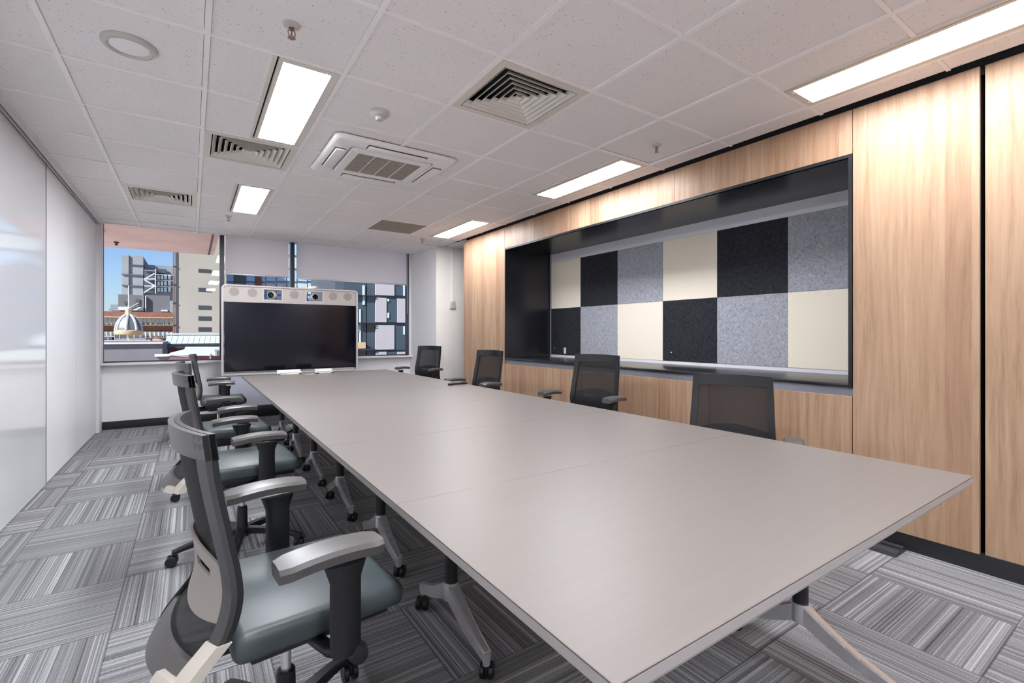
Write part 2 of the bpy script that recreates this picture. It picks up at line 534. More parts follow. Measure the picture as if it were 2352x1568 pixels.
# left movable wall -----------------------------------------------------------
c = MB()
c.box(XL - .12, XL - .012, YB, YW, 0, H + .35)
struct(c, 'wall_left', 'panel_white')
edges = [(7.64, 6.444), (6.444, 5.219)]
for n_, (a, b_) in enumerate(edges):
    c = MB(); c.box(XL - .01, XL, b_ + .003, a - .003, .012, H + .03)
    c.mi = 1; c.box(XL - .0095, XL + .0005, b_ - .003, b_ + .003, .012, H + .03)
    o = c.build('partition_panel', ['panel_white', 'trim_grey'])
    tag(o, ['matt white movable wall panel next to the window', 'matt white movable wall panel between the glossy board and the end panel'][n_], 'wall panel')
yy = 5.213
labs = ['tall glossy white glass writing board on the left wall']
c = MB(); c.box(XL - .01, XL + .004, 2.2, yy, .012, H + .03); c.mi = 1; c.box(XL - .008, XL + .006, yy, yy + .008, .012, H + .03)
tag(c.build('glass_whiteboard', ['panel_glass', 'black_gap']), labs[0], 'whiteboard')
c = MB(); c.box(XL - .01, XL, YB, 2.19, .012, H + .03)
tag(c.build('partition_panel', 'panel_white'), 'white movable wall panel beside the camera position', 'wall panel')
c = MB()   # ceiling track
c.box(-.90, -.925, YB, 7.66, H - .012, H + .02); c.box(-.936, -.942, YB, 7.66, H - .02, H + .03)
struct(c, 'trim_3', 'track_white')
c = MB(); c.box(-.926, -.935, YB, 7.66, H + .002, H + .03); c.box(-.943, -.954, YB, 7.66, H + .005, H + .035)
struct(c, 'trim_4', 'black_gap')
c = MB(); c.box(XL - .01, -.925, 7.655, YW, 0, H + .1); c.box(-.925, -.912, 7.70, YW, .84, H + .3)
struct(c, 'trim_5', 'track_white')
# back wall
struct(MB().box(XL - .3, XR + .9, YB - .1, YB, 0, H + .35), 'wall_back', 'wall_back_paint')

# window wall ------------------------------------------------------------------
SILL = .84
WR = 3.12
c = MB(); c.box(XL - .1, WR + .5, YW, YW + .15, 0, SILL - .01); c.box(WR, WR + .6, YW, YW + .15, 0, H + .4); c.box(XL - .2, -.925, YW, YW + .15, 0, H + .4)
c.box(XL - .1, WR + .6, YW, YW + .15, 2.85, H + .5)
struct(c, 'wall_window', 'wall_white')
c = MB(); c.box(-.925, WR, YW - .13, YW + .03, SILL - .03, SILL, .006)
struct(c, 'trim_6', 'track_white')
c = MB(); c.box(-.945, WR, YW - .012, YW, 0, .10, .003)
struct(c, 'baseboard_window', 'black_base')
# pillar and beige return wall
struct(MB().box(WR, WR + .6, 6.79, YW, 0, H + .02), 'wall_pillar', 'wall_white')
struct(MB().box(WR + .002, 4.3, 6.775, 6.79, 0, H + .02), 'wall_return', 'wall_beige')
struct(MB().box(WR + .001, 3.6, 6.765, 6.775, 0, .1), 'baseboard_return', 'black_base')
# frames, glass
wins = [(-.912, .328), (.380, 1.236), (1.285, 3.07)]
for k, (a, b_) in enumerate(wins):
    c = MB()
    c.box(a, b_, YW + .02, YW + .06, SILL - .01, SILL + .015); c.box(a, b_, YW + .02, YW + .06, 2.80, 2.86)
    if k == 0: c.box(a - .01, a, YW + .02, YW + .06, SILL, 2.86)
    o = struct(c, 'window_%d' % (k + 1), 'dark_frame')
    MB().box(a, b_, YW + .036, YW + .044, SILL, 2.80).build('pane', 'window_glass', o)
c = MB()
for x0, x1 in ((.328, .380), (1.236, 1.285), (3.07, 3.12)): c.box(x0, x1, YW - .03, YW + .09, SILL, 2.86)
struct(c, 'trim_7', 'dark_frame')
# white reveal to the right of the window
c = MB(); c.box(3.085, 3.12, YW - .06, YW - .03, SILL, H + .3)
struct(c, 'trim_8', 'track_white')
def blind(x0, x1, zb, label):
    t = thing('roller_blind', label, 'blind', ((x0 + x1) / 2, YW - .075, zb), 0)
    hx = (x1 - x0) / 2
    c = MB(); c.box(-hx, hx, -.0006, .0006, 0, 2.80 - zb)
    c.build('blind_fabric', 'blind_fabric', t)
    c = MB(); c.box(-hx, hx, -.008, .008, -.022, .002, .004); c.build('bottom_bar', 'steel_soft', t)
    c = MB(); c.cyl((-hx, 0, 2.82 - zb), (hx, 0, 2.82 - zb), .025); c.build('roller_tube', 'white_plastic', t)
    c = MB(); c.tube([(hx + .014, 0, 2.8 - zb), (hx + .014, 0, -.5)], .002, 6); c.tube([(hx + .02, 0, 2.8 - zb), (hx + .02, 0, -.5)], .002, 6)
    c.build('pull_chain', 'white_plastic', t)
blind(.395, 1.195, 2.055, 'narrow white roller blind, left of the two, half lowered behind the display screen')
blind(1.305, 3.030, 2.05, 'wide white roller blind, right of the two, half lowered over the window')

# room controller and cable duct on the return wall
t = thing('thermostat', 'small white wall control unit below a thin duct on the beige wall', 'thermostat', (3.395, 6.775, 1.60))
MB().box(-.048, .048, -.03, 0, 0, .115, .006).build('housing', 'white_plastic', t)
MB().box(-.02, .02, -.032, -.0295, .06, .09).build('display', 'trim_grey', t)
c = MB(); c.box(3.388, 3.406, 6.763, 6.7748, 1.716, H)
tag(c.build('cable_duct', 'track_white'), 'thin white vertical cable duct above the wall control unit', 'cable duct')

# ------------------------------------------------------------------ right hand joinery
XB = 4.0
struct(MB().box(XB + .02, XB + .12, YB, 6.79, 0, H + .35), 'wall_right', 'black_gap')
c = MB(); c.box(XR + .03, XR + .06, YB, 6.15, H - .05, H + .3); c.box(XR + .03, 4.02, 6.1, 6.15, 0.0, H + .3)
struct(c, 'trim_9', 'black_gap')
c = MB(); c.box(XR + .004, XR + .05, YB, 6.17, 0, .092)
struct(c, 'baseboard_right', 'black_base')
TOPZ = H - .012
def joinery(y0, y1, z0, z1, name, label, cat, m='oak', gap=.0025, x=XR, depth=.02):
    t = thing(name, label, cat, (x, (y0 + y1) / 2, z0))
    hy = (y1 - y0) / 2 - gap
    MB().box(0, depth, -hy, hy, 0, z1 - z0, .0012, 1).build('door', m, t)
    MB().box(depth + .001, .5, -hy, hy, .002, z1 - z0 - .002).build('carcass', 'black_base', t)
    return t
joinery(5.638, 6.18, .09, TOPZ, 'tall_cabinet', 'narrow full height oak panel cupboard at the far end of the joinery', 'cabinet')
joinery(5.074, 5.638, .09, TOPZ, 'tall_cabinet', 'full height oak cupboard just left of the black niche', 'cabinet')
joinery(.667, 1.229, .09, TOPZ, 'tall_cabinet', 'full height oak cupboard directly right of the black niche', 'cabinet')
joinery(-1.0, .654, .09, TOPZ, 'tall_cabinet', 'oak cupboard at the right border, beyond the black gap', 'cabinet', x=XR + .012)
joinery(YB, -1.0, .09, TOPZ, 'tall_cabinet', 'oak cupboard out of the picture behind the camera', 'cabinet', x=XR + .012)
t = thing('bulkhead_panel', 'long oak fascia above the black niche', 'panel', (XR, 3.15, 2.285))
for a, b_ in ((5.07, 3.79), (3.79, 2.51), (2.51, 1.229)):
    MB().box(0, .02, b_ + .001 - 3.15, a - .001 - 3.15, 0, TOPZ - 2.285).build('fascia_board', 'oak', t)
ys = [5.07, 4.569, 4.10, 3.628, 3.15, 2.666, 2.184, 1.704, 1.229]
lab = ['left end, next to the tall cupboard', 'second from the left', 'third from the left', 'fourth from the left, behind the third chair', 'fifth, right of the third chair',
       'sixth, left of the nearest wall-side chair', 'seventh, behind the nearest wall-side chair', 'right end, next to the tall cupboard']
for k in range(8):
    t = joinery(ys[k + 1], ys[k], .09, .825, 'base_cabinet', 'low oak cupboard under the niche, ' + lab[k], 'cabinet', 'oak_lower')
    t['group'] = 'low oak cupboards under the niche'
# niche --------------------------------------------------------------------------
NZ0, NZ1, NY0, NY1 = .90, 2.265, 1.249, 5.055
t = thing('display_niche', 'long black lined recess with black frame in the oak joinery', 'niche', (XR, (NY0 + NY1) / 2, NZ0))
hy = (NY1 - NY0) / 2
D = XB - XR
MB().box(0, D, -hy - .012, -hy, -.02, NZ1 - NZ0 + .02).build('side_lining', 'niche_black', t)
MB().box(0, D, hy, hy + .007, -.02, NZ1 - NZ0 + .02).build('side_lining', 'niche_black', t)
MB().box(0, D, -hy, hy, NZ1 - NZ0, NZ1 - NZ0 + .02).build('top_lining', 'niche_black', t)
MB().box(D, D + .015, -hy, hy, -.02, NZ1 - NZ0 + .02).build('back_panel', 'niche_white', t)
fr = MB(); fw = .02
fr.box(-.006, .02, -hy - fw, -hy, -.026, NZ1 - NZ0 + fw); fr.box(-.006, -.001, hy, hy + .012, -.026, NZ1 - NZ0 + fw)
fr.box(-.006, .02, -hy, hy, NZ1 - NZ0, NZ1 - NZ0 + fw)
fr.build('frame', 'frame_black', t)
o = MB().box(-.006, D, -hy, hy, -.022, 0, .002).build('shelf_board', 'niche_black', t)
MB().box(.02, .03, -hy - .02, hy + .02, -.075, -.022).build('finger_channel', 'channel_alu', t)
MB().box(D - .012, D, -hy, hy, 0, .028).build('ledge', 'niche_white', t)
MB().box(D - .02, D, hy - .03, hy - .012, 0, NZ1 - NZ0).build('edge_strip', 'channel_alu', t)
# felt tiles
TY = [5.02, 4.441, 3.819, 3.190, 2.579, 1.951, 1.33, NY0]
TZ = [.930, 1.537, 2.150]
top = ['felt_cream', 'felt_dark', 'felt_grey', 'felt_cream', 'felt_dark', 'felt_grey', 'felt_cream']
bot = ['felt_dark', 'felt_grey', 'felt_cream', 'felt_dark', 'felt_grey', 'felt_cream', 'felt_dark']
order = ['first', 'second', 'third', 'fourth', 'fifth', 'sixth', 'seventh']
cn = {'felt_cream': 'cream', 'felt_dark': 'charcoal', 'felt_grey': 'mottled grey'}
for r, row in enumerate((bot, top)):
    for k in range(7):
        m = row[k]
        hgt = TZ[r + 1] - TZ[r]; wd = TY[k] - TY[k + 1]
        o = MB().box(-.012, 0, -wd / 2 + .0008, wd / 2 - .0008, .0008, hgt - .0008, .0012, 1).build('pinboard_tile', m, None, (XB - .0005, (TY[k] + TY[k + 1]) / 2, TZ[r]))
        where = 'upper' if r else 'lower'
        tag(o, '%s felt pinboard tile, %s from the left in the %s row of the niche' % (cn[m], order[k], where), 'pinboard tile', 'felt tiles at the back of the niche')
MB().box(0, 1, 0, 1, 0, 1).b.free()
for (u, v), lb in (((1505, 580), 'white pin at the top right of the mottled grey upper tile'), ((1544, 573), 'white pin at the top left of the fourth upper tile'),
                   ((1274, 800), 'white pin low on the first lower tile'), ((1505, 808), 'white pin low on the cream third lower tile'),
                   ((1542, 809), 'white pin low on the charcoal fourth lower tile'), ((1274, 620), 'white pin at the top left of the first upper tile')):
    p = onX(u, v, XB - .013)
    Mx = Matrix.Rotation(-PI / 2, 4, 'Y')
    o = MB().lathe([(.0, .0), (.006, 0), (.0045, .006), (0, .007)], n=12, M=Mx).build('push_pin', 'pin', None, (XB - .0125, p[1], p[2]))
    tag(o, lb, 'pin', 'pins in the felt tiles')
p = onX(1298, 805, XB - .013)
o = MB().box(-.008, 0, -.02, .02, -.04, .04, .003).build('cable_outlet', 'cream_plate', None, (XB - .0125, p[1], p[2]))
tag(o, 'small cream outlet plate low in the charcoal tile at the left end', 'outlet')

# ------------------------------------------------------------------ ceiling fixtures
def light(row, y):
    x = AX + T * (2 if row == 0 else 6) - b
    names = {(0, 2.577): 'large bright light panel of the left row, beside the smoke detector', (0, 4.977): 'far light panel of the left row, near the window',
             (1, .177): 'nearest light strip in the right row, running out at the top right corner', (1, 2.577): 'middle light strip of the right row, above the niche',
             (1, 4.977): 'farthest light strip of the right row near the window', (0, .177): 'light panel of the left row directly overhead, out of the picture',
             (0, -2.223): 'light panel of the left row behind the camera', (1, -2.223): 'light strip of the right row behind the camera'}
    t = thing('ceiling_light', names[(row, y)], 'ceiling light', (x, y + .6, H), 0, 'recessed ceiling lights')
    W0, W1, hy = -.318, -.002, .588
    L0, L1, ly = -.268, -.04, .553
    f = MB()
    f.box(W0 + .028, L0, -hy, hy, -.004, .014); f.box(L1, W1, -hy, hy, -.004, .014)
    f.box(L0, L1, -hy, -ly, -.004, .014); f.box(L0, L1, ly, hy, -.004, .014)
    f.build('frame', 'flange', t)
    MB().box(W0, W0 + .018, -hy, hy, -.004, .014).build('air_slot_trim', 'flange', t)
    MB().box(W0 + .018, W0 + .028, -hy, hy, .012, .05).build('air_slot', 'black_gap', t)
    MB().box(L0, L1, -ly, ly, .003, .008).build('diffuser', 'diffuser' if row == 0 else 'diffuser_wall_row', t)
    for a in (L0 + .02, L1 - .02):
        for q in (-1, 1): MB().lathe([(0, -.008), (.004, -.007), (.005, -.004)], (a, q * (ly + .012), 0), 10).build('screw', 'chrome', t)
b = .012
for row, y in LIGHTS: light(row, y)

def vent(i, j, label, small=False):
    t = thing('air_diffuser', label, 'air vent', (AX + (i + .5) * T, AY + (j + .5) * T, H), 0, 'square louvred ceiling vents')
    h = .288
    c = MB()
    o_, n_ = h, .245
    for (a0, a1, b0, b1) in ((-o_, o_, -o_, -n_), (-o_, o_, n_, o_), (-o_, -n_, -n_, n_), (n_, o_, -n_, n_)):
        c.box(a0, a1, b0, b1, -.006, .012)
    c.build('flange', 'flange', t)
    c = MB(); c.box(-n_, n_, -n_, n_, .10, .11)
    for sx in (-1, 1):
        c.box(min(sx * n_, sx * (n_ + .004)), max(sx * n_, sx * (n_ + .004)), -n_, n_, .0121, .10)
        c.box(-n_, n_, min(sx * n_, sx * (n_ + .004)), max(sx * n_, sx * (n_ + .004)), .0121, .10)
    c.build('throat', 'black_gap', t)
    # concentric pyramid louvres
    for k in range(6):
        ro = .238 - k * .037; ri = ro - .022
        c = MB()
        zt, zb = .025, -.004
        P = lambda r, z: [(-r, -r, z), (r, -r, z), (r, r, z), (-r, r, z)]
        A, B, A2, B2 = P(ro, zb), P(ri, zt), P(ro - .003, zb), P(ri - .003, zt)
        bm = c.b
        V = [[bm.verts.new(p) for p in q] for q in (A, B, B2, A2)]
        fs = []
        for q in range(4):
            for a in range(4):
                fs.append(bm.faces.new((V[a][q], V[(a + 1) % 4][q], V[(a + 1) % 4][(q + 1) % 4], V[a][(q + 1) % 4])))
        c.build('louvre', 'blade', t)
    c = MB(); v0 = [c.b.verts.new(p) for p in ((-.02, -.02, .0), (.02, -.02, .0), (.02, .02, .0), (-.02, .02, .0))]; ap = c.b.verts.new((0, 0, .03))
    c.b.faces.new(v0); [c.b.faces.new((v0[q], v0[(q + 1) % 4], ap)) for q in range(4)]
    c.build('centre_cone', 'blade', t)
vent(3, -1, 'large near square air vent with cream louvres, right of the smoke detector')
vent(1, 2, 'square air vent touching the far end of the left light panel')
vent(0, 5, 'farthest square air vent, above the left window')
c = MB(); c.box(-.288, .288, -.288, .288, -.004, .012, .002)
o = c.build('return_grille', 'ac_filter', None, (AX + 4.5 * T, AY + 5.5 * T, H))
tag(o, 'flat grey square return air plate in the far ceiling', 'air vent')

# cassette unit
t = thing('ceiling_air_conditioner', 'square white cassette air conditioner with grey intake grille', 'air conditioner', (1.255, 3.745, H))
def rrect(hx, hy, r, n=6):
    P = []
    for cx, cy, a0 in ((hx - r, hy - r, 0), (-hx + r, hy - r, 90), (-hx + r, -hy + r, 180), (hx - r, -hy + r, 270)):
        for k in range(n + 1):
            a = math.radians(a0 + 90 * k / n); P.append((cx + r * math.cos(a), cy + r * math.sin(a)))
    return P
def loft(c, loops):
    bm = c.b; V = [[bm.verts.new(p) for p in l] for l in loops]; n = len(V[0]); fs = []
    for A, B in zip(V, V[1:]):
        for q in range(n): fs.append(bm.faces.new((A[q], A[(q + 1) % n], B[(q + 1) % n], B[q])))
    c._tag(fs, True); return V
R = lambda hx, hy, r, z: [(x, y, z) for x, y in rrect(hx, hy, r)]
c = MB()
V = loft(c, [R(.455, .43, .05, -.0035), R(.455, .43, .05, -.012), R(.449, .424, .05, -.022), R(.43, .405, .045, -.03), R(.318, .298, .03, -.032), R(.314, .294, .03, -.02)])
c.build('panel', 'ac_white', t)
c = MB()
V = loft(c, [R(.306, .286, .028, -.015), R(.306, .286, .028, -.034), R(.30, .28, .028, -.040), R(.245, .215, .012, -.041), R(.243, .213, .012, -.034)])
c.build('grille_frame', 'ac_white', t)
c = MB(); c.box(-.244, .244, -.214, .214, -.037, -.03)
flt = c.build('filter', 'ac_filter', t)
c = MB()
for k in range(1, 4): c.box(-.244 + .122 * k - .003, -.244 + .122 * k + .003, -.214, .214, -.0385, -.0365)
c.build('filter_rib', 'ac_white', flt)
c = MB(); c.box(-.312, .312, -.292, .292, -.02, -.004); c.build('inner_shadow_gap', 'ac_gap', t)
for k in range(4):
    M = Matrix.Rotation(k * PI / 2, 4, 'Z')
    rr = .372 if k % 2 == 0 else .350
    c = MB(); c.box(rr - .035, rr + .039, -.222, .222, -.0335, -.030, M=M); c.build('outlet_slot', 'ac_gap', t)
    c = MB(); c.box(rr - .031, rr + .032, -.218, .218, -.046, -.034, .004, 2, M=M)
    c.build('louvre_flap', 'ac_white', t)

# smoke detector, loudspeaker
o = MB().lathe([(.0, -.052), (.018, -.052), (.024, -.046), (.026, -.034), (.042, -.03), (.052, -.02), (.055, -.004), (.055, .004)], n=40).build('smoke_detector', 'white_plastic', None, (.954, 2.89, H))
tag(o, 'small round white smoke detector between light panel and cassette unit', 'smoke detector')
t = thing('ceiling_speaker', 'round white flush loudspeaker near the top left corner', 'speaker', (-.242, 2.892, H))
MB().lathe([(.078, -.010), (.085, -.016), (.10, -.014), (.108, -.004), (.108, .003)], n=48).build('rim', 'white_plastic', t)
MB().lathe([(0, -.014), (.04, -.013), (.079, -.008), (.079, 0)], n=48).build('grille', 'bar_white', t)
def sprinkler(x, y, label, near=True, z=H):
    t = thing('sprinkler', label, 'sprinkler', (x, y, z), 0, 'ceiling sprinklers')
    MB().lathe([(.012, -.012), (.02, -.010), (.034, -.004), (.036, .003)], n=32).build('rosette', 'white_plastic', t)
    c = MB(); c.cyl((0, 0, .0), (0, 0, -.02), .009, 12)
    for q in (-1, 1): c.tube([(q * .008, 0, -.018), (q * .015, 0, -.03), (q * .012, 0, -.044), (0, 0, -.052)], .0028, 8)
    c.build('yoke', 'brass', t)
    MB().cyl((0, 0, -.02), (0, 0, -.05), .0025, 8).build('bulb', 'red_wall', t)
    c = MB(); c.lathe([(0, -.056), (.016, -.055), (.016, -.053), (0, -.052)], n=16); c.build('deflector', 'brass', t)
sprinkler(.366, 2.30, 'brass sprinkler in the ceiling tile in front of the left light panel')
sprinkler(2.796, 2.292, 'sprinkler in the plain tile beside the middle right light strip', z=H + .010)
sprinkler(.355, 6.431, 'far small sprinkler behind the far left light panel')
sprinkler(2.743, 6.429, 'far small sprinkler by the farthest right light strip')

# ------------------------------------------------------------------ tables
TX0, TX1, TZ_, TD = .478, 2.188, .72, .845
def castor(c, x, y, z0, ang, r=.03, gap=.012, wt=.018):
    """twin wheel castor; pivot above (x,y)"""
    M = Matrix.Translation((x, y, 0)) @ Matrix.Rotation(ang, 4, 'Z')
    for s in (-1, 1):
        Mw = M @ Matrix.Translation((-.016, s * (gap / 2 + wt / 2), r)) @ Matrix.Rotation(PI / 2, 4, 'X')
        c.lathe([(0, -wt / 2), (r * .55, -wt / 2), (r * .62, -wt / 2 + .002), (r * .9, -wt / 2), (r, -wt / 2 + .003), (r, wt / 2 - .003), (r * .9, wt / 2), (0, wt / 2)], n=24, M=Mw)
    c.box(-.034, .012, -gap / 2, gap / 2, r * .8, r * 2.15, .004, 2, M=M)
    c.tube([M @ Vector((0, 0, r * 1.6)), M @ Vector((0, 0, z0))], .008, 10)
def make_table(label):
    t = thing('flip_top_table', label, 'table', ((TX0 + TX1) / 2, 0, 0), 0, 'tables pushed together in one long row')
    hx = (TX1 - TX0) / 2; hy = TD / 2 - .0008
    c = MB()
    c.box(-hx, hx, -hy, hy, TZ_ - .003, TZ_, .001, 1)
    c.build('tabletop', 'table_top', t)
    c = MB()
    # rim with a chamfered underside
    lo = [(-hx + .012, -hy + .004), (hx - .012, -hy + .004), (hx - .012, hy - .004), (-hx + .012, hy - .004)]
    hi = [(-hx, -hy), (hx, -hy), (hx, hy), (-hx, hy)]
    loft(c, [[(x, y, TZ_ - .003) for x, y in hi], [(x, y, TZ_ - .022) for x, y in hi], [(x, y, TZ_ - .03) for x, y in lo]])
    f = c.b.faces.new([c.b.verts.new((x, y, TZ_ - .03)) for x, y in lo])
    for f in c.b.faces: f.smooth = False
    c.build('edge_rim', 'table_edge', t)
    MB().box(-hx + .2, hx - .2, -.03, .03, TZ_ - .10, TZ_ - .05, .003).build('cross_beam', 'black_plastic', t)
    for s in (-1, 1):
        lx = s * .49; oy = -.035
        c = MB(); c.cyl((lx, oy, .225), (lx, oy, TZ_ - .05), .026, 24)
        c.box(lx - .035, lx + .035, -.16, .16, TZ_ - .05, TZ_ - .031, .003)
        lg = c.build('leg', 'black_plastic', t)
        c = MB()
        # aluminium hub and two cast feet
        c.cyl((lx, oy, .165), (lx, oy, .232), .03, 24)
        for q in (-1, 1):
            secs = []
            for k in range(7):
                f = k / 6
                y = oy + q * (.022 + f * .255); zt = .226 - f * .12 - .012 * math.sin(f * PI); th = .066 - .034 * f; wd = .023 - .007 * f
                secs.append([(lx - wd, y, zt - .004), (lx - wd * .6, y, zt), (lx + wd * .6, y, zt), (lx + wd, y, zt - .004), (lx + wd, y, zt - th), (lx - wd, y, zt - th)])
            V = loft(c, secs); c.b.faces.new(V[0]); c.b.faces.new(V[-1][::-1])
            c.cyl((lx, oy + q * .27, .058), (lx, oy + q * .27, .104), .014, 14)
        for f in c.b.faces: f.smooth = False
        c.build('foot', 'chrome', lg)
        for q in (-1, 1):
            c = MB(); castor(c, lx, oy + q * .27, .07, q * PI / 2 + .7 * s, .028); c.build('castor', 'black_plastic', lg)
    return t
tl = ['white meeting table nearest to the camera, its corner cut by the lower border', 'second white meeting table of the row from the camera',
      'third white meeting table of the row from the camera', 'fourth white meeting table, in the middle of the row', 'fifth white meeting table of the row from the camera',
      'sixth white meeting table, last but one before the screen', 'seventh white meeting table, standing against the display screen']
T0 = make_table(tl[0])
for k in range(7):
    y = .46 + TD * (k + .5)
    if k == 0: T0.location.y = y
    else: dup(T0, ((TX0 + TX1) / 2, y, 0), 0, tl[k])

# things on the table
def desk_unit(x, y, wd, label, panel):
    t = thing('call_control_unit', label, 'control panel', (x, y, TZ_))
    c = MB(); c.prism([(-.05, 0), (.05, 0), (.05, .045), (.035, .055), (-.05, .012)], -wd / 2, wd / 2, 'x'); c.build('body', 'white_plastic', t, bevel=.004)
    c = MB(); M = Matrix.Translation((0, -.012, .036)) @ Matrix.Rotation(math.radians(27), 4, 'X')
    c.box(-wd / 2 + .012, wd / 2 - .012, -.036, .036, .0, .004, .002, 1, M=M); c.build('touch_panel', panel, t)
    c = MB()
    for s in (-1, 1): c.box(s * wd / 2 - .03 * (s > 0) , s * wd / 2 + .03 * (s < 0), -.058, -.04, 0, .012, .003)
    c.build('foot', 'black_plastic', t)
desk_unit(.965, 6.24, .26, 'white tilted control panel on the far table, left of two', 'white_plastic')
desk_unit(1.35, 6.20, .20, 'white control panel on the far table, right of two', 'white_plastic')
o = MB().box(-.05, .05, -.02, .02, 0, .006, .002).build('card', 'white_plastic', None, (1.17, 6.12, TZ_)); o.rotation_euler.z = .2
tag(o, 'small flat white card lying between the two control panels', 'card')
c = MB(); c.tube([(-.1, 0, .014), (-.05, 0, .018), (-.02, 0, .016), (.02, 0, .016), (.06, 0, .018), (.1, 0, .013)], [.011, .014, .011, .012, .014, .009], 14)
o = c.build('handheld_pointer', 'black_plastic', None, (2.07, 4.02, TZ_)); o.rotation_euler.z = .05
tag(o, 'dark elongated handheld device at the wall-side edge of the table', 'remote')

# ------------------------------------------------------------------ video conferencing display
TVY = 6.85
def tvx(u): return onY(u, 760, TVY)[0]
t = thing('video_conference_screen', 'large dark freestanding screen with twin cameras at the end of the table', 'screen', (0, TVY, 0))
x0, x1 = tvx(508.5), tvx(821.5)
zt, zs = 1.815, 1.598
sx0, sx1, sz0, sz1 = tvx(515), tvx(817), .735, 1.598
c = MB()
# outer rim: rounded at the top
r = .05
def rim(xa, xb, zb, zc, rad, n=8):
    P = [(xa, zb)]
    P += [(xa + rad - rad * math.cos(q * PI / 2 / n), zc - rad + rad * math.sin(q * PI / 2 / n)) for q in range(n + 1)]
    P += [(xb - rad + rad * math.sin(q * PI / 2 / n), zc - rad + rad * math.cos(q * PI / 2 / n)) for q in range(n + 1)]
    P += [(xb, zb)]
    return P
A = rim(x0, x1, .69, zt, .05); B = rim(x0 + .022, x1 - .022, .712, zt - .018, .035)
loops = []
bm = c.b
def ring(P, y): return [bm.verts.new((x, y, z)) for x, z in P]
Af, Bf, Ab, Bb = ring(A, -.01), ring(B, -.01), ring(A, .09), ring(B, .09)
n = len(A)
for q in range(n):
    q2 = (q + 1) % n
    bm.faces.new((Af[q], Af[q2], Bf[q2], Bf[q])); bm.faces.new((Ab[q2], Ab[q], Bb[q], Bb[q2]))
    bm.faces.new((Af[q2], Af[q], Ab[q], Ab[q2])); bm.faces.new((Bf[q], Bf[q2], Bb[q2], Bb[q]))
c.build('bezel', 'tv_frame', t)
MB().box(sx0, sx1, .0, .05, sz0, sz1).build('screen_glass', 'screen', t)
# speaker bar with two openings
h1 = (tvx(606), tvx(647), 1.643, 1.77); h2 = (tvx(704), tvx(741), 1.643, 1.77)
c = MB(); bx0, bx1, bz0, bz1 = x0 + .0225, x1 - .0225, sz1 + .002, zt - .02
c.box(bx0, bx1, 0, .05, bz0, h1[2]); c.box(bx0 + .012, bx1 - .012, 0, .05, h1[3], bz1)
for a, b_ in ((bx0, h1[0]), (h1[1], h2[0]), (h2[1], bx1)): c.box(a, b_, 0, .05, h1[2], h1[3])
bar = c.build('speaker_bar', 'tv_bar', t)
for u, v in ((538, 669.5), (580, 672), (676, 676.5), (765, 680), (798.5, 681.5)):
    x, _, z = onY(u, v, TVY)
    c = MB(); P = [(x + .058 * math.sin(2 * PI * k / 7), z + .058 * math.cos(2 * PI * k / 7)) for k in range(7)]
    c.prism(P, -.002, .002, 'y'); c.build('speaker_grille', 'tv_speaker', bar)
for hh, ang in ((h1, .5), (h2, -.12)):
    c = MB(); g_ = .018
    for (a0, a1, b0, b1) in ((hh[0] - g_, hh[1] + g_, hh[2] - g_, hh[2]), (hh[0] - g_, hh[1] + g_, hh[3], hh[3] + g_), (hh[0] - g_, hh[0], hh[2], hh[3]), (hh[1], hh[1] + g_, hh[2], hh[3])):
        c.box(a0, a1, -.004, .052, b0, b1)
    c.build('camera_window_frame', 'tv_frame', t)
    cx, cz = (hh[0] + hh[1]) / 2, (hh[2] + hh[3]) / 2 - .005
    M = Matrix.Translation((cx, .035, cz)) @ Matrix.Rotation(-ang, 4, 'Z') @ Matrix.Rotation(PI / 2, 4, 'X')
    c = MB(); c.lathe([(0, -.075), (.03, -.075), (.042, -.06), (.046, 0), (.046, .045), (.043, .05), (.036, .05)], n=32, M=M)
    c.box(-.012, .012, -.008, .008, .03, .063, M=Matrix.Translation((cx, .035, cz)))
    cm = c.build('camera_body', 'white_plastic', t)
    c = MB(); c.lathe([(0, .038), (.02, .038), (.022, .043), (.037, .046), (.039, .052), (.034, .053), (.03, .047)], n=32, M=M); c.build('camera_lens', 'lens_black', cm)
# lower body
MB().box(x0 + .03, x1 - .03, .0, .03, .30, .69).build('modesty_panel', 'tv_panel', t)
MB().box(x0 + .02, x1 - .02, -.05, .05, .24, .295, .004).build('cable_tray', 'black_plastic', t)
for xx in (x0 + .25, x1 - .25):
    MB().box(xx - .03, xx + .03, .031, .07, .05, .69, .004).build('upright', 'tv_frame', t)
    MB().box(xx - .04, xx + .04, -.10, .50, .0, .05, .012, 3).build('foot', 'white_plastic', t)

# folded black bundle of cables/power box under the far table
c = MB(); c.box(-.14, .14, -.08, .08, .0, .07, .02, 3); c.tube([(.1, 0, .05), (.2, .02, .09), (.26, .05, .2), (.24, .1, .27)], .012, 8)
o = c.build('power_box', 'black_plastic', None, (.78, 6.02, 0))
tag(o, 'black cable box on the carpet under the far table', 'cable box')

# black cable ramp on the carpet by the plinth
c = MB()
prof = [(-.075, 0), (.075, 0), (.072, .022), (.05, .03), (.046, .024), (.03, .034), (.024, .026), (-.02, .03), (-.03, .024), (-.045, .03), (-.06, .018)]
c.prism(prof, .966, 2.6, 'y')
o = c.build('cable_ramp', 'black_plastic', None, (XR - .085, 0, 0))
tag(o, 'black ribbed cable cover on the carpet along the oak wall', 'cable cover')

